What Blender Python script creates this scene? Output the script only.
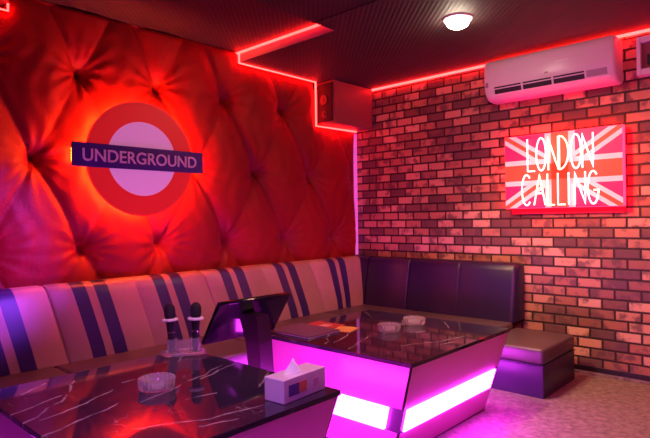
import bpy, bmesh, math, random
from mathutils import Vector, Matrix
random.seed(7)
for o in list(bpy.data.objects):
    bpy.data.objects.remove(o, do_unlink=True)
SC = bpy.context.scene
COL = SC.collection
PI = math.pi

# ------------------------------------------------------------------ camera
YAW, PITCH, ROLL = 0.749110, -0.000619, -0.014694
CAM = Vector((4.04477, -4.86709, 1.34645))
F = Vector((-math.sin(YAW)*math.cos(PITCH), math.cos(YAW)*math.cos(PITCH), math.sin(PITCH)))
R0 = Vector((math.cos(YAW), math.sin(YAW), 0)); U0 = R0.cross(F)
RR = R0*math.cos(ROLL)+U0*math.sin(ROLL); UU = -R0*math.sin(ROLL)+U0*math.cos(ROLL)
cd = bpy.data.cameras.new('camera'); cd.lens = 30.02; cd.sensor_width = 36; cd.clip_start = .02
cam = bpy.data.objects.new('camera', cd); COL.objects.link(cam)
cam.matrix_world = Matrix(((RR.x, UU.x, -F.x, CAM.x), (RR.y, UU.y, -F.y, CAM.y), (RR.z, UU.z, -F.z, CAM.z), (0, 0, 0, 1)))
SC.camera = cam

# ------------------------------------------------------------------ world, lights, exposure
SC.view_settings.view_transform = 'Standard'
SC.view_settings.look = 'None'
SC.view_settings.gamma = 1
SC.view_settings.use_curve_mapping = False
SC.view_settings.exposure = 0.18
w = bpy.data.worlds.new('world'); SC.world = w; w.use_nodes = True
w.node_tree.nodes['Background'].inputs[0].default_value = (.35, .03, .12, 1)
w.node_tree.nodes['Background'].inputs[1].default_value = 0.05

def light(name, kind, loc, target, power, color, size=.3, angle=60, blend=.6, sy=None):
    d = bpy.data.lights.new(name, kind); d.energy = power; d.color = color
    if kind == 'AREA':
        d.size = size
        if sy: d.shape = 'RECTANGLE'; d.size_y = sy
    elif kind == 'SPOT':
        d.spot_size = math.radians(angle); d.spot_blend = blend; d.shadow_soft_size = size
    else:
        d.shadow_soft_size = size
    o = bpy.data.objects.new(name, d); COL.objects.link(o); o.location = loc
    o.rotation_euler = (Vector(target)-Vector(loc)).to_track_quat('-Z', 'Y').to_euler()
    return o
# violet lamp above the frame, added fill lights, warm ceiling lamp over the table
light('violet_lamp', 'SPOT', (3.0, -2.75, 2.3), (0, -3.93, 1.10), 720, (.36, .06, 1), .10, 24, .8)
light('pink_fill', 'SPOT', (4.7, -5.4, 2.7), (3.0, -.5, 1.55), 560, (1, .11, .24), .4, 62, .9)  # unseen fill added to pinken the brick wall and air conditioner
light('sofa_fill', 'SPOT', (3.4, -4.4, 2.75), (.3, -2.2, .40), 95, (1, .20, .30), .25, 52, .9)  # unseen pink fill aimed at the striped sofa
light('violet_fill', 'SPOT', (3.5, -5.3, 2.7), (1.95, -2.9, .5), 190, (.42, .04, 1), .35, 62, .9)  # unseen fill added to tint the table tops violet
light('table_fill', 'SPOT', (2.5, -3.9, 2.75), (1.9, -3.5, .5), 85, (1, .52, .90), .08, 60, .8)  # unseen fill added to brighten the tissue box and microphones
light('downlight_glow', 'SPOT', (2.07, -1.285, 2.70), (2.15, -1.2, 0), 95, (1, .44, .30), .06, 128, .7)
light('warm_downlight', 'SPOT', (1.75, -2.3, 2.75), (3.1, -.35, .35), 190, (1, .58, .30), .07, 80, .8)

# ------------------------------------------------------------------ helpers
def tag(o, label=None, cat=None, group=None, kind=None):
    if label: o['label'] = label
    if cat: o['category'] = cat
    if group: o['group'] = group
    if kind: o['kind'] = kind
    return o
def thing(name, label, cat, loc=(0, 0, 0), rz=0, group=None):
    o = bpy.data.objects.new(name, None); COL.objects.link(o)
    o.location = loc; o.rotation_euler = (0, 0, rz); o.empty_display_size = .1
    return tag(o, label, cat, group)
def obj(name, bm, mats, parent=None, smooth=False, ang=None):
    bmesh.ops.recalc_face_normals(bm, faces=bm.faces[:])
    me = bpy.data.meshes.new(name); bm.to_mesh(me); bm.free()
    for m in (mats if isinstance(mats, (list, tuple)) else [mats]): me.materials.append(m)
    if smooth:
        me.polygons.foreach_set('use_smooth', [True]*len(me.polygons))
        me.set_sharp_from_angle(angle=math.radians(ang or 40))
    o = bpy.data.objects.new(name, me); COL.objects.link(o)
    if parent: o.parent = parent
    return o
def struct(name, bm, m, smooth=False):
    return tag(obj(name, bm, m, None, smooth), kind='structure')
def box(bm, x0, x1, y0, y1, z0, z1, bev=0, seg=2, mat=0, M=None):
    b = bmesh.new()
    vs = [b.verts.new((x, y, z)) for x in (x0, x1) for y in (y0, y1) for z in (z0, z1)]
    for f in ((0, 1, 3, 2), (4, 6, 7, 5), (0, 4, 5, 1), (2, 3, 7, 6), (0, 2, 6, 4), (1, 5, 7, 3)):
        b.faces.new([vs[i] for i in f])
    if bev: bmesh.ops.bevel(b, geom=b.edges[:], offset=bev, segments=seg, affect='EDGES', profile=.5)
    join(bm, b, M, mat); return bm
def join(bm, b, M=None, mat=0):
    if M is not None: b.transform(M)
    mp = {}
    for v in b.verts: mp[v] = bm.verts.new(v.co)
    for f in b.faces:
        try:
            nf = bm.faces.new([mp[v] for v in f.verts]); nf.material_index = mat
        except ValueError: pass
    b.free()
def B(*a, **k): return box(bmesh.new(), *a, **k)
def loft(bm, rings, closed=True, caps=True, mat=0):
    vr = [[bm.verts.new(p) for p in r] for r in rings]
    n = len(rings[0])
    for a, b in zip(vr, vr[1:]):
        for i in range(n if closed else n-1):
            f = bm.faces.new((a[i], a[(i+1) % n], b[(i+1) % n], b[i])); f.material_index = mat
    if caps and closed:
        bm.faces.new(vr[0][::-1]).material_index = mat; bm.faces.new(vr[-1]).material_index = mat
    return vr
def lathe(bm, prof, seg=32, M=None, rad=None, mat=0):
    b = bmesh.new(); rings = []
    for k in range(seg):
        a = 2*PI*k/seg
        ring = []
        for j, (r, z) in enumerate(prof):
            rr = r*(rad(a, j) if rad else 1)
            ring.append((rr*math.cos(a), rr*math.sin(a), z))
        rings.append(ring)
    vr = [[b.verts.new(p) for p in r] for r in rings]; n = len(prof)
    for k in range(seg):
        A, C = vr[k], vr[(k+1) % seg]
        for i in range(n-1): b.faces.new((A[i], C[i], C[i+1], A[i+1]))
    bmesh.ops.remove_doubles(b, verts=b.verts[:], dist=1e-6)
    join(bm, b, M, mat); return bm
def tube(bm, pts, r, closed=False, seg=8, mat=0):
    pts = [Vector(p) for p in pts]; n = len(pts); rings = []
    up = None
    for i, p in enumerate(pts):
        if closed: t = (pts[(i+1) % n]-pts[i-1]).normalized()
        elif i == 0: t = (pts[1]-p).normalized()
        elif i == n-1: t = (p-pts[-2]).normalized()
        else:
            t = ((pts[i+1]-p).normalized()+(p-pts[i-1]).normalized())
            t = t.normalized() if t.length > 1e-4 else (pts[i+1]-p).normalized()
        if up is None:
            up = t.orthogonal().normalized()
        up = (up-t*up.dot(t)); up = up.normalized() if up.length > 1e-5 else t.orthogonal().normalized()
        s = t.cross(up)
        rings.append([p+up*(r*math.cos(2*PI*k/seg))+s*(r*math.sin(2*PI*k/seg)) for k in range(seg)])
    if closed: rings.append(rings[0])
    loft(bm, rings, True, not closed, mat)
    if closed: bmesh.ops.remove_doubles(bm, verts=bm.verts[:], dist=1e-6)
    return bm

# ------------------------------------------------------------------ materials
class N:
    def __init__(s, name):
        s.m = bpy.data.materials.new(name); s.m.use_nodes = True; s.t = s.m.node_tree
        s.b = s.t.nodes['Principled BSDF']
    def n(s, ty, **k):
        nd = s.t.nodes.new(ty)
        for a, v in k.items(): setattr(nd, a, v)
        return nd
    def l(s, a, b): s.t.links.new(a, b)
    def put(s, sock, v):
        if hasattr(v, 'is_output'): s.l(v, sock)
        else: sock.default_value = v
    def math(s, op, a, b=0, c=0):
        nd = s.n('ShaderNodeMath', operation=op)
        for i, v in enumerate((a, b, c)): s.put(nd.inputs[i], v)
        return nd.outputs[0]
    def mix(s, f, a, b, blend='MIX'):
        nd = s.n('ShaderNodeMix', data_type='RGBA', blend_type=blend)
        s.put(nd.inputs['Factor'], f); s.put(nd.inputs[6], a); s.put(nd.inputs[7], b)
        return nd.outputs[2]
    def coord(s, out='Object'): return s.n('ShaderNodeTexCoord').outputs[out]
    def noise(s, vec, scale, detail=3, rough=.5, dist=0):
        nd = s.n('ShaderNodeTexNoise'); s.l(vec, nd.inputs['Vector'])
        nd.inputs['Scale'].default_value = scale; nd.inputs['Detail'].default_value = detail
        nd.inputs['Roughness'].default_value = rough; nd.inputs['Distortion'].default_value = dist
        return nd.outputs['Fac']
    def ramp(s, f, stops, interp='LINEAR'):
        nd = s.n('ShaderNodeValToRGB'); s.l(f, nd.inputs[0]); cr = nd.color_ramp; cr.interpolation = interp
        while len(cr.elements) < len(stops): cr.elements.new(.5)
        for e, (p, c) in zip(cr.elements, stops): e.position = p; e.color = (*c, 1) if len(c) == 3 else c
        return nd.outputs[0]
    def bump(s, h, st=.3, d=.01):
        nd = s.n('ShaderNodeBump'); nd.inputs['Strength'].default_value = st; nd.inputs['Distance'].default_value = d
        s.l(h, nd.inputs['Height']); s.l(nd.outputs[0], s.b.inputs['Normal'])
    def set(s, **k):
        for a, v in k.items():
            s.put(s.b.inputs[a.replace('_', ' ')], v)
        return s
def plain(name, col, rough=.5, metal=0, var=.12, scale=8, bump=.0, **k):
    n = N(name); c = n.coord(); f = n.noise(c, scale, 4)
    a = tuple(min(1, x*(1+var)) for x in col)+(1,); b = tuple(x*(1-var) for x in col)+(1,)
    n.l(n.mix(f, b, a), n.b.inputs['Base Color']); n.set(Roughness=rough, Metallic=metal, **k)
    if bump: n.bump(n.noise(c, scale*12, 3), bump, .004)
    return n.m
def emit(name, col, st, base=(.8, .8, .8)):
    n = N(name); n.set(Base_Color=(*base, 1), Emission_Color=(*col, 1), Emission_Strength=st, Roughness=.4)
    return n.m
def leather(name, col, rough=.42):
    n = N(name); c = n.coord(); f = n.noise(c, 5, 5)
    n.l(n.mix(f, tuple(x*.8 for x in col)+(1,), tuple(min(1, x*1.15) for x in col)+(1,)), n.b.inputs['Base Color'])
    vo = n.n('ShaderNodeTexVoronoi'); n.l(c, vo.inputs['Vector']); vo.inputs['Scale'].default_value = 260
    n.set(Roughness=rough); n.bump(n.math('ADD', vo.outputs['Distance'], n.math('MULTIPLY', n.noise(c, 14, 3), 3)), .12, .004)
    return n.m

def brick_mat():
    n = N('brick_wallpaper'); sx = n.n('ShaderNodeSeparateXYZ'); n.l(n.coord(), sx.inputs[0])
    x, z = sx.outputs[0], sx.outputs[2]
    PH, PW = .0845, .1947
    rz = n.math('DIVIDE', n.math('SUBTRACT', z, 1.235-.0845*20), PH)
    row = n.math('FLOOR', rz); fz = n.math('FRACT', rz)
    odd = n.math('MODULO', row, 2)
    # the row just under z = 1.235 has a joint at x = 1.972
    rx = n.math('ADD', n.math('DIVIDE', n.math('SUBTRACT', x, 1.972-PW*20), PW), n.math('MULTIPLY', n.math('SUBTRACT', 1, odd), .5))
    col = n.math('FLOOR', rx); fx = n.math('FRACT', rx)
    dx = n.math('MULTIPLY', n.math('MINIMUM', fx, n.math('SUBTRACT', 1, fx)), PW)
    dz = n.math('MULTIPLY', n.math('MINIMUM', fz, n.math('SUBTRACT', 1, fz)), PH)
    nz = n.noise(n.coord(), 60, 2)
    d = n.math('ADD', n.math('MINIMUM', dx, dz), n.math('MULTIPLY', n.math('SUBTRACT', nz, .5), .006))
    mask = n.n('ShaderNodeMapRange'); n.l(d, mask.inputs[0]); mask.inputs[1].default_value = .0055; mask.inputs[2].default_value = .0115
    cv = n.n('ShaderNodeCombineXYZ'); n.l(col, cv.inputs[0]); n.l(row, cv.inputs[1])
    wn = n.n('ShaderNodeTexWhiteNoise', noise_dimensions='2D'); n.l(cv.outputs[0], wn.inputs['Vector'])
    base = n.ramp(wn.outputs['Value'], [(0, (.10, .045, .05)), (.20, (.22, .09, .07)), (.42, (.44, .17, .10)), (.70, (.62, .31, .18)), (1, (.78, .47, .30))])
    # burnt smears, different on every brick
    off = n.n('ShaderNodeVectorMath', operation='MULTIPLY_ADD'); n.l(wn.outputs['Color'], off.inputs[0]); off.inputs[1].default_value = (9, 9, 9); n.l(n.coord(), off.inputs[2])
    sm = n.ramp(n.noise(off.outputs[0], 9, 3, .55), [(.50, (0, 0, 0)), (.62, (1, 1, 1))])
    base = n.mix(n.math('MULTIPLY', sm, .8), base, (.075, .035, .05, 1))
    base = n.mix(n.math('MULTIPLY', n.noise(n.coord(), 130, 3), .35), base, (.30, .16, .13, 1))
    n.l(n.mix(mask.outputs[0], (.030, .012, .012, 1), base), n.b.inputs['Base Color'])
    n.set(Roughness=.62); n.bump(n.math('ADD', mask.outputs[0], n.math('MULTIPLY', nz, .25)), .6, .006)
    return n.m
def velvet_mat():
    n = N('crimson_velvet'); c = n.coord(); f = n.noise(c, 3, 5, .6)
    g = n.noise(c, 30, 4, .7)
    n.l(n.mix(n.math('MULTIPLY', n.math('ADD', f, g), .5), (.22, .005, .007, 1), (.40, .011, .015, 1)), n.b.inputs['Base Color'])
    n.set(Roughness=.5, Specular_IOR_Level=.3, Sheen_Weight=.28, Sheen_Roughness=.35, Sheen_Tint=(1, .35, .6, 1)); n.bump(n.noise(c, 45, 4, .65), .25, .01)
    return n.m
def marble_mat():
    n = N('black_marble'); c = n.coord()
    LN = [[(-.194, -.554), (-.224, -.473), (-.286, -.322)], [(-.051, -.559), (-.096, -.485), (-.159, -.432), (-.212, -.347), (-.314, -.272), (-.476, -.187)],
          [(-.034, -.503), (-.06, -.394), (-.11, -.277), (-.192, -.12)], [(.145, -.556), (.099, -.43), (.044, -.29), (.01, -.192)],
          [(-.447, -.44), (-.536, -.301)], [(-.26, -.048), (-.28, .111)], [(.071, -.123), (.008, .078), (-.078, .304), (-.151, .463)],
          [(-.023, .237), (-.087, .416), (-.142, .578)], [(.19, .02), (.213, .157)], [(.50, -.12), (.545, .02)], [(-.392, .343), (-.565, .491)],
          [(.33, -.30), (.46, -.05), (.52, .30)], [(.30, .35), (.12, .56)]]
    wob = n.n('ShaderNodeTexNoise'); n.l(c, wob.inputs['Vector']); wob.inputs['Scale'].default_value = 9; wob.inputs['Detail'].default_value = 4
    wv = n.n('ShaderNodeVectorMath', operation='MULTIPLY_ADD'); n.l(wob.outputs['Color'], wv.inputs[0]); wv.inputs[1].default_value = (.045, .045, 0)
    fl = n.n('ShaderNodeVectorMath', operation='MULTIPLY_ADD'); n.l(c, fl.inputs[0]); fl.inputs[1].default_value = (1, 1, 0); fl.inputs[2].default_value = (-.0225, -.0225, 0)
    n.l(fl.outputs[0], wv.inputs[2]); pos = wv.outputs[0]
    dm = None
    def vm(op, a, b, out=0):
        q = n.n('ShaderNodeVectorMath', operation=op); n.put(q.inputs[0], a); n.put(q.inputs[1], b); return q
    for ln in LN:
        for a, b in zip(ln, ln[1:]):
            ba = Vector((b[0]-a[0], b[1]-a[1], 0))
            pa = vm('SUBTRACT', pos, (a[0], a[1], 0)).outputs[0]
            h = n.math('MULTIPLY', vm('DOT_PRODUCT', pa, tuple(ba)).outputs['Value'], 1/ba.length_squared); h.node.use_clamp = True
            sc = n.n('ShaderNodeVectorMath', operation='SCALE'); sc.inputs[0].default_value = tuple(ba); n.l(h, sc.inputs['Scale'])
            d = vm('DISTANCE', pa, sc.outputs[0]).outputs['Value']
            dm = d if dm is None else n.math('MINIMUM', dm, d)
    ml = n.ramp(n.noise(c, 11, 3), [(.36, (.12, .12, .12)), (.62, (1, 1, 1))])
    v = n.math('MULTIPLY', n.ramp(dm, [(0, (1, 1, 1)), (.0065, (0, 0, 0))]), ml)
    fine = n.math('ABSOLUTE', n.math('SUBTRACT', n.noise(c, 5, 3, .5, .3), .5))
    v = n.math('MAXIMUM', v, n.math('MULTIPLY', n.ramp(fine, [(0, (1, 1, 1)), (.006, (0, 0, 0))]), n.math('MULTIPLY', n.ramp(n.noise(c, 4, 2), [(.5, (0, 0, 0)), (.62, (1, 1, 1))]), .3)))
    n.l(n.mix(n.math('MULTIPLY', v, .9), n.mix(n.noise(c, 4, 5), (.016, .010, .022, 1), (.045, .028, .055, 1)), (.62, .56, .56, 1)), n.b.inputs['Base Color'])
    n.set(Roughness=.055, Specular_IOR_Level=.5)
    return n.m
def floor_mat():
    n = N('speckled_floor'); c = n.coord()
    f = n.noise(c, 24, 5, .65); g = n.noise(c, 5, 3)
    vo = n.n('ShaderNodeTexVoronoi'); n.l(c, vo.inputs['Vector']); vo.inputs['Scale'].default_value = 11
    base = n.mix(n.ramp(f, [(.35, (0, 0, 0)), (.68, (1, 1, 1))]), (.12, .09, .07, 1), (.38, .31, .25, 1))
    base = n.mix(n.math('MULTIPLY', g, .4), base, (.20, .15, .125, 1))
    base = n.mix(n.ramp(vo.outputs['Distance'], [(.0, (.5, .5, .5)), (.35, (0, 0, 0))]), base, (.38, .32, .26, 1))
    n.l(base, n.b.inputs['Base Color']); n.set(Roughness=.5); n.bump(f, .15, .004)
    return n.m
def ceiling_mat():
    n = N('ribbed_acoustic_ceiling'); c = n.coord(); sx = n.n('ShaderNodeSeparateXYZ'); n.l(c, sx.inputs[0])
    wv = n.math('SINE', n.math('MULTIPLY', n.math('ADD', n.math('MULTIPLY', sx.outputs[0], .72), n.math('MULTIPLY', sx.outputs[1], .69)), 0))
    u = n.math('ADD', n.math('MULTIPLY', sx.outputs[0], .7), n.math('MULTIPLY', sx.outputs[1], .7))
    wv = n.math('SINE', n.math('MULTIPLY', u, 190))
    f = n.noise(c, 6, 4)
    k = n.math('ADD', n.math('MULTIPLY', wv, .25), n.math('MULTIPLY', f, .6))
    n.l(n.mix(k, (.045, .026, .030, 1), (.085, .05, .056, 1)), n.b.inputs['Base Color']); n.set(Roughness=.7); n.bump(wv, .22, .004)
    return n.m
def glass(name, col=(.96, .94, .97), rough=.02, ior=1.48, tr=.8):
    n = N(name); n.set(Base_Color=(*col, 1), Roughness=rough, IOR=ior, Transmission_Weight=tr); return n.m
def panel_mat():
    n = N('pearl_laminate'); c = n.coord(); sx = n.n('ShaderNodeSeparateXYZ'); n.l(c, sx.inputs[0])
    f = n.noise(c, 7, 4)
    n.l(n.mix(f, (.62, .15, .42, 1), (.72, .20, .50, 1)), n.b.inputs['Base Color']); n.set(Roughness=.28, Coat_Weight=.3, Coat_Roughness=.1)
    return n.m

M = {}
M['brick'] = brick_mat(); M['velvet'] = velvet_mat(); M['marble'] = marble_mat(); M['floor'] = floor_mat(); M['ceiling'] = ceiling_mat()
M['glass'] = glass('clear_glass', (1, .95, 1), .05, 1.45); M['acrylic'] = glass('clear_acrylic', (.98, .92, .98), .03, 1.35, .85)
M['panel'] = panel_mat()
M['dark_wall'] = plain('dark_plum_paint', (.10, .03, .05), .7)
M['core'] = plain('dark_violet_core', (.05, .015, .06), .35)
M['skirting'] = plain('black_skirting', (.015, .010, .012), .4)
M['pale_leather'] = leather('pale_grey_leather', (.46, .27, .23), .40)
M['stripe'] = leather('navy_stripe_leather', (.035, .020, .13), .38)
M['seat_leather'] = leather('charcoal_seat_leather', (.10, .075, .085), .36)
M['black_leather'] = leather('black_leather', (.020, .012, .055), .33)
M['brown_leather'] = leather('dark_brown_leather', (.034, .018, .060), .34)
M['white_plastic'] = plain('white_plastic', (.80, .74, .80), .3, var=.03)
M['white_acrylic'] = plain('milky_acrylic', (.84, .76, .84), .22, var=.04, Coat_Weight=.3)
M['black_plastic'] = plain('black_gloss_plastic', (.006, .005, .009), .14, var=.2, Specular_IOR_Level=.3)
M['matte_black'] = plain('matte_black', (.012, .010, .014), .55, bump=.1)
M['grille'] = plain('dark_grille', (.03, .027, .033), .5, .6, scale=90, bump=.6)
M['silver'] = plain('brushed_silver', (.65, .62, .66), .25, 1)
M['white_rubber'] = plain('white_rubber', (.85, .80, .82), .5, var=.03)
M['speaker_red'] = plain('maroon_speaker_vinyl', (.24, .07, .08), .55, bump=.15)
M['speaker_black'] = plain('black_speaker_cloth', (.018, .010, .014), .8, scale=40, bump=.4)
M['cone'] = plain('speaker_cone', (.02, .014, .02), .45)
M['slot'] = plain('louver_shadow', (.03, .02, .03), .5)
M['ring_red'] = emit('red_face_added_glow', (.78, .010, .018), .42, (.5, .012, .018))  # weak glow added to the ring face to brighten it
M['disc_white'] = emit('white_face_added_glow', (.62, .20, .52), .42, (.75, .62, .75))  # violet glow added to the disc in place of light from the front
M['bar_blue'] = plain('sign_navy_enamel', (.055, .020, .26), .3, var=.04)
M['letter_white'] = plain('sign_white_lettering', (.92, .86, .92), .35, var=.02)
M['tissue'] = plain('tissue_paper', (.92, .88, .92), .8, var=.03)
M['paper_cover'] = plain('violet_grey_cover', (.16, .09, .17), .3)
M['pages'] = plain('page_edges', (.75, .66, .76), .6)
M['flyer_red'] = plain('red_print', (.52, .06, .05), .4)
M['flyer_pale'] = plain('pale_print', (.75, .45, .38), .4)
M['card_yellow'] = plain('yellow_print', (.82, .48, .12), .4)
M['label_violet'] = plain('violet_print', (.12, .05, .36), .4, var=.5, scale=60)
M['label_orange'] = plain('orange_print', (.80, .26, .14), .4, var=.3, scale=60)
M['label_pink'] = plain('pink_print', (.72, .42, .62), .4, var=.2, scale=60)
M['screen'] = plain('dark_screen', (.012, .012, .02), .06)
M['led_red'] = emit('red_led', (1, .009, .0068), 34)
M['led_halo'] = emit('halo_led', (1, .10, .010), 180)
M['led_table'] = emit('magenta_white_led', (.80, .032, 1), 34)
M['led_violet'] = emit('pink_violet_led', (.50, .045, .42), .8)
M['lamp'] = emit('warm_white_lamp', (1, .82, .60), 60)
M['neon'] = emit('pink_white_neon', (1, .62, .60), 2.2)
M['neon_y'] = emit('yellow_white_neon', (1, .75, .45), 1.9)
M['flag_blue'] = emit('lit_flag_ground', (.60, .006, .085), .9, (.3, .02, .1))
M['flag_white'] = emit('lit_flag_white', (1, .30, .36), 1.0, (.6, .4, .4))
M['flag_red'] = emit('lit_flag_red', (1, .055, .030), .85, (.6, .05, .04))
M['sign_red'] = emit('glowing_red_acrylic', (1, .006, .02), 15, (.65, .015, .03))
M['sign_back'] = emit('red_backlight', (1, .012, .02), 10)
M['sign_edge'] = emit('red_acrylic_backboard', (1, .004, .02), .55, (.65, .015, .03))
M['fascia'] = plain('white_fascia', (.75, .62, .62), .5, var=.04)

# ------------------------------------------------------------------ the room
XR, YF = 5.6, -6.9
struct('floor', B(-.25, XR, YF, .1, -.1, 0), M['floor'])
struct('wall_back', B(-.25, XR, 0, .1, 0, 2.95), M['brick'])
struct('wall_left', B(-.25, -.13, YF, 0, 0, 2.95), M['dark_wall'])
struct('wall_right', B(XR, XR+.1, YF, .1, 0, 2.95), M['dark_wall'])
struct('wall_front', B(-.25, XR+.1, YF-.1, YF, 0, 2.95), M['dark_wall'])
bm = B(-.25, XR, YF, .1, 2.90, 3.0)
box(bm, -.13, XR, -1.73, 0, 2.80, 2.90)            # dropped bulkhead along the brick wall
box(bm, 1.26, XR, YF, -1.73, 2.80, 2.90)
box(bm, -.13, 1.26, YF, -3.665, 2.80, 2.90)
box(bm, 1.30, XR, -1.97, -1.955, 2.794, 2.80)
struct('ceiling', bm, M['ceiling'])
bm = B(2.02, XR, -.016, 0, .026, .068, bev=.003); box(bm, 2.02, XR, -.022, 0, 0, .025, bev=.003, mat=1)
struct('baseboard_back', bm, [M['skirting'], M['floor']])

tag(obj('trim_1', B(-.13, 1.26, -1.733, -1.729, 2.80, 2.90), M['fascia']), kind='structure')
# tufted velvet wall covering with a notch at each end for a loudspeaker
AY = [-6.48, -5.81, -5.14, -4.47, -3.81, -3.155, -2.525, -1.85, -1.12, -.37, .35]
Z0, DZ = 1.155, .645
def uof(y):
    for i in range(len(AY)-1):
        if y <= AY[i+1] or i == len(AY)-2: return i+(y-AY[i])/(AY[i+1]-AY[i])
def grid(vals, step):
    out = []
    for a, b in zip(vals, vals[1:]):
        k = max(1, round((b-a)/step)); out += [a+(b-a)*i/k for i in range(k)]
    return out+[vals[-1]]
def puff(y, z):
    u = uof(y); wv = (z-Z0)/DZ
    a = u+wv/2; b = u-wv/2
    da = abs(a-round(a)); db = abs(b-round(b))      # lattice units
    h = .07
    # billow
    h -= .055*(1-abs(math.sin(PI*a))**.5*(.5+.5*abs(math.sin(PI*b))**.5))
    # nearest button
    best = 9; bx = bz = 0
    for rw in (math.floor(wv), math.floor(wv)+1):
        sft = .5*(rw % 2)
        for cu in (math.floor(u-sft)+sft, math.floor(u-sft)+1+sft):
            dy = (u-cu)*.66; dz = (wv-rw)*DZ; r = math.hypot(dy, dz)
            if r < best: best, bx, bz = r, dy, dz
    h -= .105*math.exp(-(best/.075)**1.05)
    th = math.atan2(bz, bx)
    h += .016*math.sin(13*th+3*math.sin(th+wv*2))*math.exp(-best/.13)*min(1, best/.03)
    # pleats running down to the right are deep, the others short
    h -= .026*math.exp(-(da*.45/.012))*math.exp(-best/.32)
    h -= .016*math.exp(-(db*.45/.012))*math.exp(-best/.16)
    # soft rumples
    h += .0035*math.sin(17*y+5*z)*math.sin(9*z-4*y+1)+.002*math.sin(43*y+3*math.sin(9*z))
    return max(h, -.115)
ys = grid([-6.0, -3.645, -1.73, -.72, -.06], .0165); zs = grid([.78, 2.325, 2.75, 2.79, 2.895], .0165)
def keep(y, z):
    if y > -.72 and z > 2.325: return False
    if y < -3.645 and z > 2.75: return False
    if y > -1.73 and z > 2.79: return False
    return True
bm = bmesh.new(); gv = {}
def gvert(i, j):
    if (i, j) not in gv:
        y, z = ys[i], zs[j]
        gv[i, j] = bm.verts.new((puff(y, z), y, z))
    return gv[i, j]
for i in range(len(ys)-1):
    for j in range(len(zs)-1):
        if keep((ys[i]+ys[i+1])/2, (zs[j]+zs[j+1])/2):
            bm.faces.new((gvert(i, j), gvert(i+1, j), gvert(i+1, j+1), gvert(i, j+1)))
be = [e for e in bm.edges if len(e.link_faces) == 1]
for e in be:
    for v in e.verts: v.co.x = .035
ex = bmesh.ops.extrude_edge_only(bm, edges=be)
for v in ex['geom']:
    if isinstance(v, bmesh.types.BMVert): v.co.x = -.128
tag(obj('tufted_wall_panel', bm, M['velvet'], None, True, 75), 'deep-buttoned red velvet padding covering the wall behind the striped sofa', 'wall panel')

# ------------------------------------------------------------------ light strips
def strip(bm, pts, r): return tube(bm, pts, r, seg=6)
t = thing('light_strip', 'red strip light stepping along the ceiling recess and down around the speaker corner', 'strip light', (.045, -1.73, 2.80))
def sub(name, pts, r, m, par):
    o = obj(name, strip(bmesh.new(), [Vector(p)-par.location for p in pts], r), m, par, True); return o
sub('recess_strip', [(-.02, -1.737, 2.886), (1.45, -1.737, 2.886)], .010, M['led_red'], t)
sub('edge_strip', [(.082, -1.735, 2.886), (.082, -1.735, 2.791), (.082, -.722, 2.791), (.082, -.722, 2.328), (.082, -.06, 2.337)], .011, M['led_red'], t)
tag(obj('light_strip', strip(bmesh.new(), [(.285, -.012, 2.788), (XR-.05, -.014, 2.786)], .0125), M['led_red'], None, True),
    'straight red strip light where the brick wall meets the ceiling', 'strip light')
tag(obj('light_strip', strip(bmesh.new(), [(.082, -5.2, 2.752), (.082, -3.655, 2.752), (.082, -3.655, 2.80)], .008), M['led_red'], None, True),
    'short bright strip light in the top left corner of the tufted wall', 'strip light')
bm = B(-.12, .045, -.052, -.004, .925, 2.32, bev=.004)
tag(obj('light_strip', bm, M['led_violet'], None), 'upright pink-violet strip light in the corner between tufted wall and brick wall', 'strip light')

# ------------------------------------------------------------------ loudspeakers in the notches
def speaker(loc, sy, label):
    t = thing('loudspeaker', label, 'loudspeaker', loc)
    obj('cabinet', B(0, .28, -.64, 0, 0, .445, bev=.006), M['speaker_red'], t)
    yb = -.64 if sy < 0 else 0
    s = -1 if sy < 0 else 1
    bf = B(.02, .26, min(yb, yb+s*.012), max(yb, yb+s*.012), .02, .425, bev=.003)
    fr = obj('front_baffle', bf, M['speaker_black'], t)
    Mx = Matrix.Translation((.14, yb+s*.012, .25))@Matrix.Rotation(PI/2*(1 if s < 0 else -1), 4, 'X')
    cn = lathe(bmesh.new(), [(0, .002), (.015, .006), (.02, .003), (.045, .008), (.052, .009), (.055, .0)], 32, Mx)
    obj('cone', cn, M['cone'], t, True)
    Mx = Matrix.Translation((.14, yb+s*.012, .10))@Matrix.Rotation(PI/2*(1 if s < 0 else -1), 4, 'X')
    obj('tweeter', lathe(bmesh.new(), [(0, .012), (.015, .009), (.022, .002), (.035, .004), (.038, 0)], 24, Mx), M['cone'], t, True)
    return t
speaker((.0, -.006, 2.352), -1, 'maroon box loudspeaker high in the corner against the brick wall')

# ------------------------------------------------------------------ ceiling lamp
t = thing('ceiling_lamp', 'glowing round warm white lamp on the dark ceiling', 'lamp', (2.07, -1.285, 2.80))
obj('trim_ring', lathe(bmesh.new(), [(.085, 0), (.108, 0), (.108, -.008), (.098, -.016), (.085, -.014), (.085, 0)], 40), M['white_plastic'], t, True)
obj('diffuser', lathe(bmesh.new(), [(.084, -.004), (.084, -.03), (.072, -.055), (.045, -.07), (0, -.075)], 40), M['lamp'], t, True)

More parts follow.
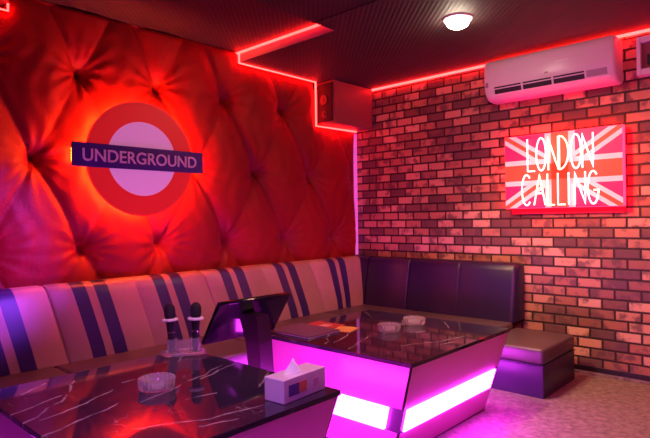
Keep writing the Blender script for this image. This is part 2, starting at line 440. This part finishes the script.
# ------------------------------------------------------------------ roundel sign
t = thing('roundel_sign', 'backlit red and white roundel sign with a navy bar on the tufted wall', 'sign', (.125, -2.75, 1.828))
RX = Matrix.Rotation(PI/2, 4, 'Y')
def plate(r0, r1, x0, x1):
    p = [(r0, x0), (r1, x0), (r1, x1), (r0, x1), (r0, x0)] if r0 else [(0, x0), (r1, x0), (r1, x1), (0, x1)]
    return lathe(bmesh.new(), p, 96, RX)
obj('ring', plate(.285, .441, .02, .04), M['ring_red'], t, True, 30)
obj('disc', plate(0, .286, .02, .037), M['disc_white'], t, True, 30)
obj('backing', plate(0, .30, -.02, .019), M['core'], t, True, 30)
obj('halo_strip', tube(bmesh.new(), [(.0, .408*math.cos(2*PI*k/80), .408*math.sin(2*PI*k/80)) for k in range(80)], .009, True, 6), M['led_halo'], t, True)
bar = B(.041, .060, -.545, .532, -.086, .086, bev=.002)
bo = obj('name_bar', bar, M['bar_blue'], t)
obj('bar_glow_strip', tube(bmesh.new(), [(.0, -.52, -.05), (.0, -.52, .05)], .008, seg=6), M['led_halo'], t, True)
fc = bpy.data.curves.new('lettering', 'FONT'); fc.body = 'UNDERGROUND'; fc.size = .156; fc.align_x = 'CENTER'; fc.align_y = 'CENTER'; fc.extrude = .004; fc.offset = .0018
fo = bpy.data.objects.new('temp', fc); COL.objects.link(fo); bpy.context.view_layer.update()
me = bpy.data.meshes.new_from_object(fo.evaluated_get(bpy.context.evaluated_depsgraph_get())); bpy.data.objects.remove(fo)
xs = [v.co.x for v in me.vertices]; zs_ = [v.co.y for v in me.vertices]
sw = .94/(max(xs)-min(xs)); sh = .092/(max(zs_)-min(zs_)); cx = (max(xs)+min(xs))/2; cz = (max(zs_)+min(zs_))/2
for v in me.vertices: v.co = Vector((.0605+v.co.z+.004, (v.co.x-cx)*sw-.006, (v.co.y-cz)*sh))
me.materials.clear(); me.materials.append(M['letter_white'])
lo = bpy.data.objects.new('lettering', me); COL.objects.link(lo); lo.parent = t; lo['label'] = 'white raised lettering reading UNDERGROUND'

# ------------------------------------------------------------------ neon flag sign
SX0, SX1, SZ0, SZ1, SY = 1.873, 2.852, 1.412, 2.062, -.10
W, H = SX1-SX0, SZ1-SZ0
t = thing('neon_sign', 'lit flag sign with neon lettering on the brick wall below the air conditioner', 'sign', (SX0, 0, SZ0))
obj('sign_box', B(0, W, -.095, -.030, 0, H, bev=.004), M['sign_red'], t)
obj('backboard', B(.03, W-.01, -.028, -.004, -.05, H-.02, bev=.003), M['sign_edge'], t)
def clip(poly, x0, x1, y0, y1):
    for ax, val, sg in ((0, x0, 1), (0, x1, -1), (1, y0, 1), (1, y1, -1)):
        out = []
        for i in range(len(poly)):
            a, b = poly[i-1], poly[i]
            ia, ib = (a[ax]-val)*sg >= 0, (b[ax]-val)*sg >= 0
            if ia != ib:
                k = (val-a[ax])/(b[ax]-a[ax]); out.append((a[0]+(b[0]-a[0])*k, a[1]+(b[1]-a[1])*k))
            if ib: out.append(b)
        poly = out
        if not poly: break
    return poly
def slab(bm, poly, y0, y1, mat):
    a = [bm.verts.new((x, y0, z)) for x, z in poly]; b = [bm.verts.new((x, y1, z)) for x, z in poly]
    bm.faces.new(a).material_index = mat; bm.faces.new(b[::-1]).material_index = mat
    for i in range(len(poly)):
        bm.faces.new((a[i-1], b[i-1], b[i], a[i])).material_index = mat
bm = bmesh.new(); e = .004
def rect(x0, x1, z0, z1): return [(x0, z0), (x1, z0), (x1, z1), (x0, z1)]
slab(bm, rect(e, W-e, e, H-e), -.097, -.095, 0)
def diag(x0, z0, x1, z1, hw, off=0):
    d = Vector((x1-x0, z1-z0)).normalized(); nn = Vector((-d.y, d.x)); a = Vector((x0, z0))-d*.2+nn*off; b = Vector((x1, z1))+d*.2+nn*off
    return clip([tuple(a+nn*hw), tuple(b+nn*hw), tuple(b-nn*hw), tuple(a-nn*hw)], e, W-e, e, H-e)
for dg in ((0, 0, W, H), (0, H, W, 0)):
    slab(bm, diag(*dg, .054), -.0985, -.097, 1)
for dg in ((0, 0, W, H), (0, H, W, 0)):
    slab(bm, diag(*dg, .018), -.0993, -.0985, 2)
slab(bm, rect(e, W-e, H/2-.113-.01, H/2+.113-.01), -.1003, -.097, 1); slab(bm, rect(W/2-.125, W/2+.125, e, H-e), -.1003, -.097, 1)
slab(bm, rect(e, W-e, H/2-.070-.01, H/2+.070-.01), -.1012, -.100, 2); slab(bm, rect(W/2-.072, W/2+.072, e, H-e), -.1012, -.100, 2)
obj('flag_face', bm, [M['flag_blue'], M['flag_white'], M['flag_red']], t)
def arc(cx, cy, rx, ry, a0, a1, k=18): return [(cx+rx*math.cos(math.radians(a0+(a1-a0)*i/k)), cy+ry*math.sin(math.radians(a0+(a1-a0)*i/k))) for i in range(k+1)]
LET = {'L': [[(0, 1), (0, 0), (1, 0)]], 'O': [arc(.5, .5, .5, .5, 90, 450, 28)], 'N': [[(0, 0), (0, 1), (1, 0), (1, 1)]],
       'D': [[(0, 0), (0, 1)]+arc(0, .5, 1, .5, 90, -90)], 'C': [arc(.55, .5, .55, .5, 50, 310)], 'A': [[(0, 0), (.5, 1), (1, 0)], [(.2, .38), (.8, .38)]],
       'I': [[(.5, 0), (.5, 1)]], 'G': [arc(.5, .5, .5, .5, 50, 340)+[(1, .42), (.55, .42)]]}
def dense(pts):
    out = []
    for a, b in zip(pts, pts[1:]):
        k = 3
        out += [(a[0]+(b[0]-a[0])*i/k, a[1]+(b[1]-a[1])*i/k) for i in range(k)]
    return out+[pts[-1]]
def word(txt, xs_, wd, z0, z1, ycol):
    for i, ch in enumerate(txt):
        bm = bmesh.new()
        for st in LET[ch]:
            pts = [(W*(xs_[i]+p[0]*wd[i]), -.122, z0+(z1-z0)*p[1]) for p in dense(st)]
            tube(bm, pts, .0070, False, 8)
        o = obj('neon_letter', bm, M['neon_y'] if ycol[i] else M['neon'], t, True)
        o['label'] = 'glowing neon letter %s' % ch
word('LONDON', [.225, .305, .41, .505, .60, .695], [.065, .085, .085, .075, .085, .085],   .325, .61, [0, 0, 1, 1, 0, 0])
word('CALLING', [.17, .28, .40, .49, .555, .63, .735], [.08, .10, .06, .06, .05, .085, .085], .025, .295, [0, 1, 1, 0, 0, 0, 0])

# ------------------------------------------------------------------ air conditioner
t = thing('air_conditioner', 'long white wall air conditioner high on the brick wall', 'air conditioner', (1.735, 0, 2.398))
AW = 1.10
prof = [(-.002, .0), (-.10, 0), (-.155, .012), (-.195, .05), (-.213, .10), (-.222, .16), (-.222, .30), (-.212, .345), (-.19, .362), (-.002, .365)]
bm = bmesh.new(); rings = []
for x, s in ((0, .90), (.008, .96), (.03, 1), (AW-.03, 1), (AW-.008, .96), (AW, .90)):
    rings.append([(x, y*s, .18+(z-.18)*s) for y, z in prof])
loft(bm, rings); obj('casing', bm, M['white_plastic'], t, True, 50)
# outlet opening along the lower front, four dark slots behind a flap
def on_front(z0, z1, off):   # front profile between two heights
    def yat(z):
        for (ya, za), (yb, zb) in zip(prof, prof[1:]):
            if za <= z <= zb and zb > za: return ya+(yb-ya)*(z-za)/(zb-za)
    return (yat(z0)-off, z0), (yat(z1)-off, z1)
def fpatch(x0, x1, z0, z1, off, th=.006):
    (ya, za), (yb, zb) = on_front(z0, z1, off); bm = bmesh.new()
    loft(bm, [[(x, ya, za), (x, yb, zb), (x, yb+th, zb), (x, ya+th, za)] for x in (x0, x1)]); return bm
for k in range(3):
    x0 = .10+k*.262
    obj('outlet_slot', fpatch(x0, x0+.245, .055, .115, .002), M['slot'], t)
obj('outlet_slot', fpatch(.886, 1.04, .062, .112, .002), plain('outlet_shade', (.42, .34, .40), .4), t)
obj('flap', fpatch(.06, 1.06, .040, .052, .006), M['white_rubber'], t)
obj('front_badge', B(.555, .585, -.2245, -.221, .152, .166), plain('badge_grey', (.35, .28, .34), .3), t)
obj('white_mark', B(.64, .75, -.2245, -.221, .232, .242), M['letter_white'], t)  # plain white bar on the front
obj('indicator', B(1.0, 1.02, -.2245, -.221, .27, .285), M['letter_white'], t)
obj('energy_sticker', B(.02, .045, -.2245, -.219, .12, .165), plain('sticker_grey', (.40, .22, .34), .5), t)

# white wall box at the right edge
t = thing('wall_box', 'small white wall box right of the air conditioner, cut by the photo edge', 'wall box', (2.955, 0, 2.425))
bm = B(0, .03, -.10, -.003, 0, .30, bev=.006); box(bm, .15, .18, -.10, -.003, 0, .30, bev=.006); box(bm, .03, .15, -.10, -.003, 0, .05, bev=.005); box(bm, .03, .15, -.10, -.003, .25, .30, bev=.005)
obj('frame', bm, M['white_plastic'], t)
obj('dark_panel', B(.03, .15, -.06, -.003, .05, .25), M['speaker_red'], t)
obj('hook', B(.07, .10, -.085, -.061, .08, .16, bev=.006), M['matte_black'], t)

# ------------------------------------------------------------------ striped sofa along the tufted wall
SEAT = .41
t = thing('striped_sofa', 'long pale sofa with pairs of navy stripes against the tufted red wall', 'sofa', (0, 0, 0))
STR = []
for c in (-5.05, -4.43, -3.81, -3.193, -2.575, -1.938, -1.303, -.581):
    STR += [(c-.127, c-.030), (c+.028, c+.127)]
def back_prof(s=1.0):
    p = [(.072, SEAT-.01), (.30, SEAT-.01), (.288, .50), (.262, .62), (.232, .74), (.206, .835), (.190, .880), (.168, .907), (.135, .920), (.10, .922), (.072, .916)]
    return p
def in_stripe(y):
    return any(a < y < b for a, b in STR)
secs = [(-6.0, -4.74), (-4.74, -3.48), (-3.48, -2.22), (-2.22, -.957), (-.957, -.2)]
def endy(z): return -.142-.105*(.915-z)/.5
for si, (a, b) in enumerate(secs):
    cuts = {a, a+.006, a+.02, b-.02, b-.006, b}
    for s0, s1 in STR:
        for v in (s0, s1):
            if a+.02 < v < b-.02: cuts.add(v)
    mid = (a+b)/2
    if si < 4: cuts |= {mid-.006, mid, mid+.006}
    cuts = sorted(cuts); bm = bmesh.new(); prev = None
    prof = back_prof()
    for y in cuts:
        e_ = min(y-a, b-y); ins = .014*(1-min(1, e_/.02))**2
        if si < 4 and abs(y-mid) < .001: ins = .003
        if si == 4 and y > b-.03: ins = 0
        ring = []
        for j, (x, z) in enumerate(prof):
            fx_ = ins if x > .08 else 0
            zz = z-(ins*.7 if z > .8 else 0)
            sh_ = .10*(.914-z)/.5
            yy = y+sh_
            if si == 4: yy = (a+sh_)+(y-a)*(endy(z)-a-sh_)/(b-a)
            ring.append(bm.verts.new((x-fx_*(1 if x > .1 else 0), yy, zz)))
        if prev:
            m = 1 if in_stripe((py+y)/2) else 0
            n_ = len(ring)
            for i in range(n_):
                bm.faces.new((prev[i], prev[(i+1) % n_], ring[(i+1) % n_], ring[i])).material_index = m
        else: bm.faces.new(ring)
        prev = ring; py = y
    bm.faces.new(prev[::-1])
    obj('backrest', bm, [M['pale_leather'], M['stripe']], t, True, 50)
for a, b in ((-6.0, -4.745), (-4.735, -3.485), (-3.475, -2.225), (-2.215, -.895)):
    obj('seat_cushion', B(.31, 1.0, a, b, .25, SEAT, bev=.022, seg=3), M['seat_leather'], t, True)
obj('base', B(.08, .965, -6.0, -.892, 0, .245), M['seat_leather'], t)

# dark sofa along the brick wall
t = thing('dark_sofa', 'black leather sofa backed against the brick wall', 'sofa', (0, 0, 0))
dprof = [(-.012, SEAT-.008), (-.245, SEAT-.008), (-.238, .47), (-.215, .60), (-.188, .74), (-.165, .85), (-.150, .893), (-.125, .914), (-.09, .920), (-.012, .918)]
for a, b in ((.31, .852), (.858, 2.0)):
    bm = bmesh.new(); rings = []
    cuts = [a, a+.006, a+.02, b-.02, b-.006, b]
    if b > 1.9: cuts = [a, a+.006, a+.02, 1.40, 1.425, 1.43, 1.435, 1.46, b-.05, b-.03, b-.012, b-.003, b]
    for x in cuts:
        e_ = min(x-a, b-x); lim = .05 if (b > 1.9 and b-x < .06) else .02
        ins = (.03 if lim == .05 else .012)*(1-min(1, e_/lim))**2
        if x == 1.43: ins = .003
        rings.append([(x, y+(ins if y < -.05 else 0), z-(ins*.8 if z > .8 else 0)) for y, z in dprof])
    loft(bm, rings); obj('backrest', bm, M['black_leather'], t, True, 50)
# corner piece closes the gap behind the striped back
bm = bmesh.new()
ring_a = []; ring_b = []
for y, z in dprof:
    ring_b.append((.308, y, z)); ring_a.append((.08, y if y > -.05 else y+.001, z))
loft(bm, [ring_a, ring_b]); obj('backrest', bm, M['black_leather'], t, True, 50)
obj('seat_cushion', B(1.005, 2.0, -.885, -.250, .25, SEAT, bev=.022, seg=3), M['seat_leather'], t, True)
obj('base', B(.31, 2.0, -.86, -.03, 0, .245), M['black_leather'], t)

obj('seat_cushion', B(.31, 1.0, -.885, -.250, .25, SEAT, bev=.022, seg=3), M['seat_leather'], t, True)
# ottoman at the end of the dark sofa
t = thing('ottoman', 'square black leather ottoman at the end of the dark sofa by the brick wall', 'ottoman', (2.258, -.46, 0))
obj('cushion', B(-.25, .25, -.437, .24, .245, .366, bev=.026, seg=4), M['seat_leather'], t, True)
obj('base', B(-.246, .246, -.433, .236, 0, .239, bev=.01), M['brown_leather'], t, True)
obj('piping', B(-.250, .250, -.437, .24, .237, .247, bev=.003), M['black_leather'], t, True)

# ------------------------------------------------------------------ tables
TZ = .565
def make_table(x0, x1, y0, y1, label):
    cx, cy = (x0+x1)/2, (y0+y1)/2; hx, hy = (x1-x0)/2, (y1-y0)/2; ZB = TZ-.024
    t = thing('coffee_table', label, 'table', (cx, cy, 0), 0, 'glowing coffee tables in front of the sofas')
    obj('table_top', B(-hx, hx, -hy, hy, ZB, TZ, bev=.003), M['marble'], t)
    def P(face, s, z, off=0, m=0):
        """point on a side: s in -1..1 along the side, z height, m margin from the corner"""
        f = 1-z/ZB; xe = hx-.004-.13*f; yp = hy-.004-.12*f; yn = -hy+.004+.0*f
        def n3(h): q = math.hypot(1, h/ZB); return 1/q, -(h/ZB)/q
        q = (s+1)/2
        if face in (0, 2): yv = yn+m+(yp-yn-2.7*m)*q
        else: xv = -xe+m+2*(xe-m)*q
        if face == 0: p = Vector((xe, yv, z)); a, b = n3(.13); nn = Vector((a, 0, b))
        if face == 1: p = Vector((xv, yp, z)); a, b = n3(.12); nn = Vector((0, a, b))
        if face == 2: p = Vector((-xe, yv, z)); a, b = n3(.13); nn = Vector((-a, 0, b))
        if face == 3: p = Vector((xv, yn, z)); a, b = n3(0); nn = Vector((0, -a, b))
        return p+nn*off
    def slabface(face, z0, z1, m, o0, o1, bm=None):
        bm = bm or bmesh.new()
        r = [[P(face, s, z, o, m) for s, z in ((-1, z0), (1, z0), (1, z1), (-1, z1))] for o in (o0, o1)]
        loft(bm, r); return bm
    bm = bmesh.new()
    loft(bm, [[P(3, -1, z, -.010), P(3, 1, z, -.010), P(1, 1, z, -.010), P(1, -1, z, -.010)] for z in (0.0, ZB)])
    obj('body', bm, M['core'], t)
    for face in range(4):
        m = .035 if face in (0, 2) else .095
        pn = slabface(face, .305, ZB-.001, .010, -.009, 0)
        slabface(face, .012, .165, .010, -.009, 0, pn)
        obj('side_panel', pn, M['panel'], t)
        ls = obj('light_strip', slabface(face, .172, .298, m, -.009, .012), M['led_table'], t)
    return t
make_table(1.165, 2.41, -2.45, -1.235, 'black marble topped table with ashtrays and menus in the sofa corner')
make_table(1.165, 2.41, -4.13, -3.018, 'nearest black marble topped table holding microphones and tissue box')

# ------------------------------------------------------------------ ashtrays
def ashtray(x, y, r, label):
    h = r*.62
    prof = [(0, .001), (.86*r, .001), (.94*r, .004), (1.0*r, h*.9), (.98*r, h), (.90*r, h), (.84*r, h*.8), (.78*r, .014), (.70*r, .010), (0, .010)]
    rad = lambda a, j: 1+(.045*math.cos(22*a) if 2 <= j <= 4 else (-.015*max(0, math.cos(4*a))**8 if j == 5 else 0))
    o = obj('ashtray', lathe(bmesh.new(), prof, 96, None, rad), M['glass'], None, True, 60)
    o.location = (x, y, TZ); return tag(o, label, 'ashtray')
ashtray(1.735, -3.555, .083, 'round cut glass ashtray on the nearest table in front of the microphones')
ashtray(1.815, -1.835, .078, 'glass ashtray on the far table, nearer of its two ashtrays')
ashtray(1.812, -1.520, .078, 'glass ashtray on the far table, nearer the black sofa')

# ------------------------------------------------------------------ microphones and holder
D2 = (Vector((1.27, -3.075, 0))-Vector((1.20, -3.185, 0)))
hc = (Vector((1.268, -3.112, 0))); hrot = math.atan2(D2.y, D2.x)
t = thing('microphone_holder', 'clear acrylic two-slot microphone holder on the nearest table', 'holder', (hc.x, hc.y, TZ), hrot)
bm = bmesh.new()
def stadium(hl, r, z, k=10):
    return [(hl+r*math.cos(-PI/2+PI*i/k), r*math.sin(-PI/2+PI*i/k), z) for i in range(k+1)]+[(-hl+r*math.cos(PI/2+PI*i/k), r*math.sin(PI/2+PI*i/k), z) for i in range(k+1)]
loft(bm, [stadium(.065, .062, .0015), stadium(.065, .064, .004), stadium(.065, .064, .018), stadium(.065, .062, .021)])
obj('tray', bm, M['acrylic'], t, True, 40)
for s in (-1, 1):
    obj('tube', lathe(bmesh.new(), [(.0265, .0215), (.031, .0215), (.031, .095), (.0265, .095), (.0265, .0215)], 32, Matrix.Translation((s*.065, 0, 0))), M['acrylic'], t, True, 40)
bm = B(-.035, .035, -.005, .005, .0215, .085, bev=.002); obj('divider', bm, M['acrylic'], t)
def microphone(loc, lean, label):
    t = thing('microphone', label, 'microphone', loc, 0, 'microphones in the acrylic holder'); t.rotation_euler = lean; t.scale = (1.18, 1.18, .98)
    obj('handle', lathe(bmesh.new(), [(0, 0), (.013, 0), (.0155, .004), (.017, .05), (.0185, .12), (.021, .175), (.022, .19), (0, .19)], 28), M['matte_black'], t, True)
    obj('grille', lathe(bmesh.new(), [(0, .185), (.0225, .19), (.026, .205), (.0275, .225), (.0275, .245), (.025, .262), (.018, .276), (.008, .283), (0, .284)], 32), M['grille'], t, True)
    obj('anti_roll_ring', lathe(bmesh.new(), [(.0215, .178), (.038, .180), (.041, .186), (.038, .193), (.0215, .196)], 8), M['white_rubber'], t, False)
    obj('band', lathe(bmesh.new(), [(.0185, .108), (.0198, .109), (.0202, .116), (.0190, .117)], 28), M['silver'], t, True)
    return t
c0, s0 = math.cos(hrot), math.sin(hrot)
microphone((hc.x-.065*c0, hc.y-.065*s0, TZ+.0225), (.03, -.05, 0), 'black microphone with white ring, left one in the acrylic holder')
microphone((hc.x+.065*c0, hc.y+.065*s0, TZ+.0225), (-.02, .02, 0), 'black microphone with white ring, right one in the acrylic holder')

# ------------------------------------------------------------------ tissue box
t = thing('tissue_box', 'white acrylic tissue box on the edge of the nearest table', 'tissue box', (2.292, -3.187, TZ), math.radians(4))
bm = B(-.058, .058, -.142, .136, 0, .102, bev=.004); obj('case', bm, M['white_acrylic'], t)
obj('label_print', B(.058, .0592, -.112, -.045, .026, .074), M['label_violet'], t)
obj('label_print', B(.058, .0594, -.047, .004, .030, .074), M['label_orange'], t)
obj('label_print', B(.058, .0592, .045, .085, .036, .068), M['label_pink'], t)
bm = bmesh.new(); rings = []
for k, (hw, hl, z) in enumerate(((.030, .052, .101), (.024, .040, .112), (.016, .024, .128), (.007, .010, .142), (.002, .003, .156))):
    ring = []
    for i in range(16):
        a = 2*PI*i/16; q = 1+.22*math.sin(3*a+k*.5)
        ring.append((hw*q*math.cos(a)-.006*k*.4, hl*q*math.sin(a)-.02+.003*k, z+.004*math.sin(2*a+1)))
    rings.append(ring)
loft(bm, rings); obj('tissue', bm, M['tissue'], t, True, 60)

# ------------------------------------------------------------------ menu, flyer, card
t = thing('menu_book', 'dark violet menu book lying on the far table beside the touchscreen', 'menu', (1.376, -2.225, TZ), math.radians(0))
obj('cover', B(-.195, .195, -.155, .155, .012, .016, bev=.001), M['paper_cover'], t)
obj('back_cover', B(-.195, .195, -.155, .155, 0, .003, bev=.001), M['paper_cover'], t)
obj('pages', B(-.190, .190, -.150, .151, .003, .012), M['pages'], t)
t = thing('flyer', 'red printed flyer lying behind the menu book', 'flyer', (1.325, -1.965, TZ), math.radians(4))
obj('sheet', B(-.125, .125, -.09, .09, 0, .003), M['flyer_red'], t)
obj('printed_patch', B(-.02, .06, -.05, .03, .003, .0036), M['flyer_pale'], t)
tag(obj('card', B(-.075, .075, -.085, .085, 0, .004, M=Matrix.Translation((1.542, -1.985, TZ))@Matrix.Rotation(.25, 4, 'Z')), M['card_yellow']), 'yellow card lying at the end of the menu book', 'card')

# ------------------------------------------------------------------ touchscreen on a floor stand
t = thing('touchscreen_stand', 'black touchscreen seen from behind on a floor stand between the tables', 'touchscreen', (1.50, -2.755, 0))
obj('foot', B(-.18, .16, -.17, .17, 0, .018, bev=.006), M['matte_black'], t)
bm = bmesh.new()
loft(bm, [[(x0_, -.05, z), (x1_, -.05, z), (x1_, .05, z), (x0_, .05, z)] for x0_, x1_, z in ((-.01, .10, .018), (-.01, .10, .40), (-.045, .085, .62), (-.11, .06, .775))])
obj('column', bm, plain('glossy_column', (.014, .006, .010), .35), t)
# panel: lower edge towards the sofa, upper edge leaning over to the camera
tl = Vector((-.030, 0, .872)); bl = Vector((-.205, 0, .610))
up = (tl-bl); Lp = up.length; up.normalize(); nrm = Vector((up.z, 0, -up.x))   # outward, away from the sofa and down
Mp = Matrix(((nrm.x, 0, up.x, bl.x), (nrm.y, 1, up.y, bl.y), (nrm.z, 0, up.z, bl.z), (0, 0, 0, 1)))
obj('back_shell', B(-.012, .018, -.255, .31, 0, Lp, bev=.010, seg=3, M=Mp), M['black_plastic'], t, True, 35)
obj('screen', B(-.0145, -.012, -.235, .29, .02, Lp-.02, M=Mp), M['screen'], t)
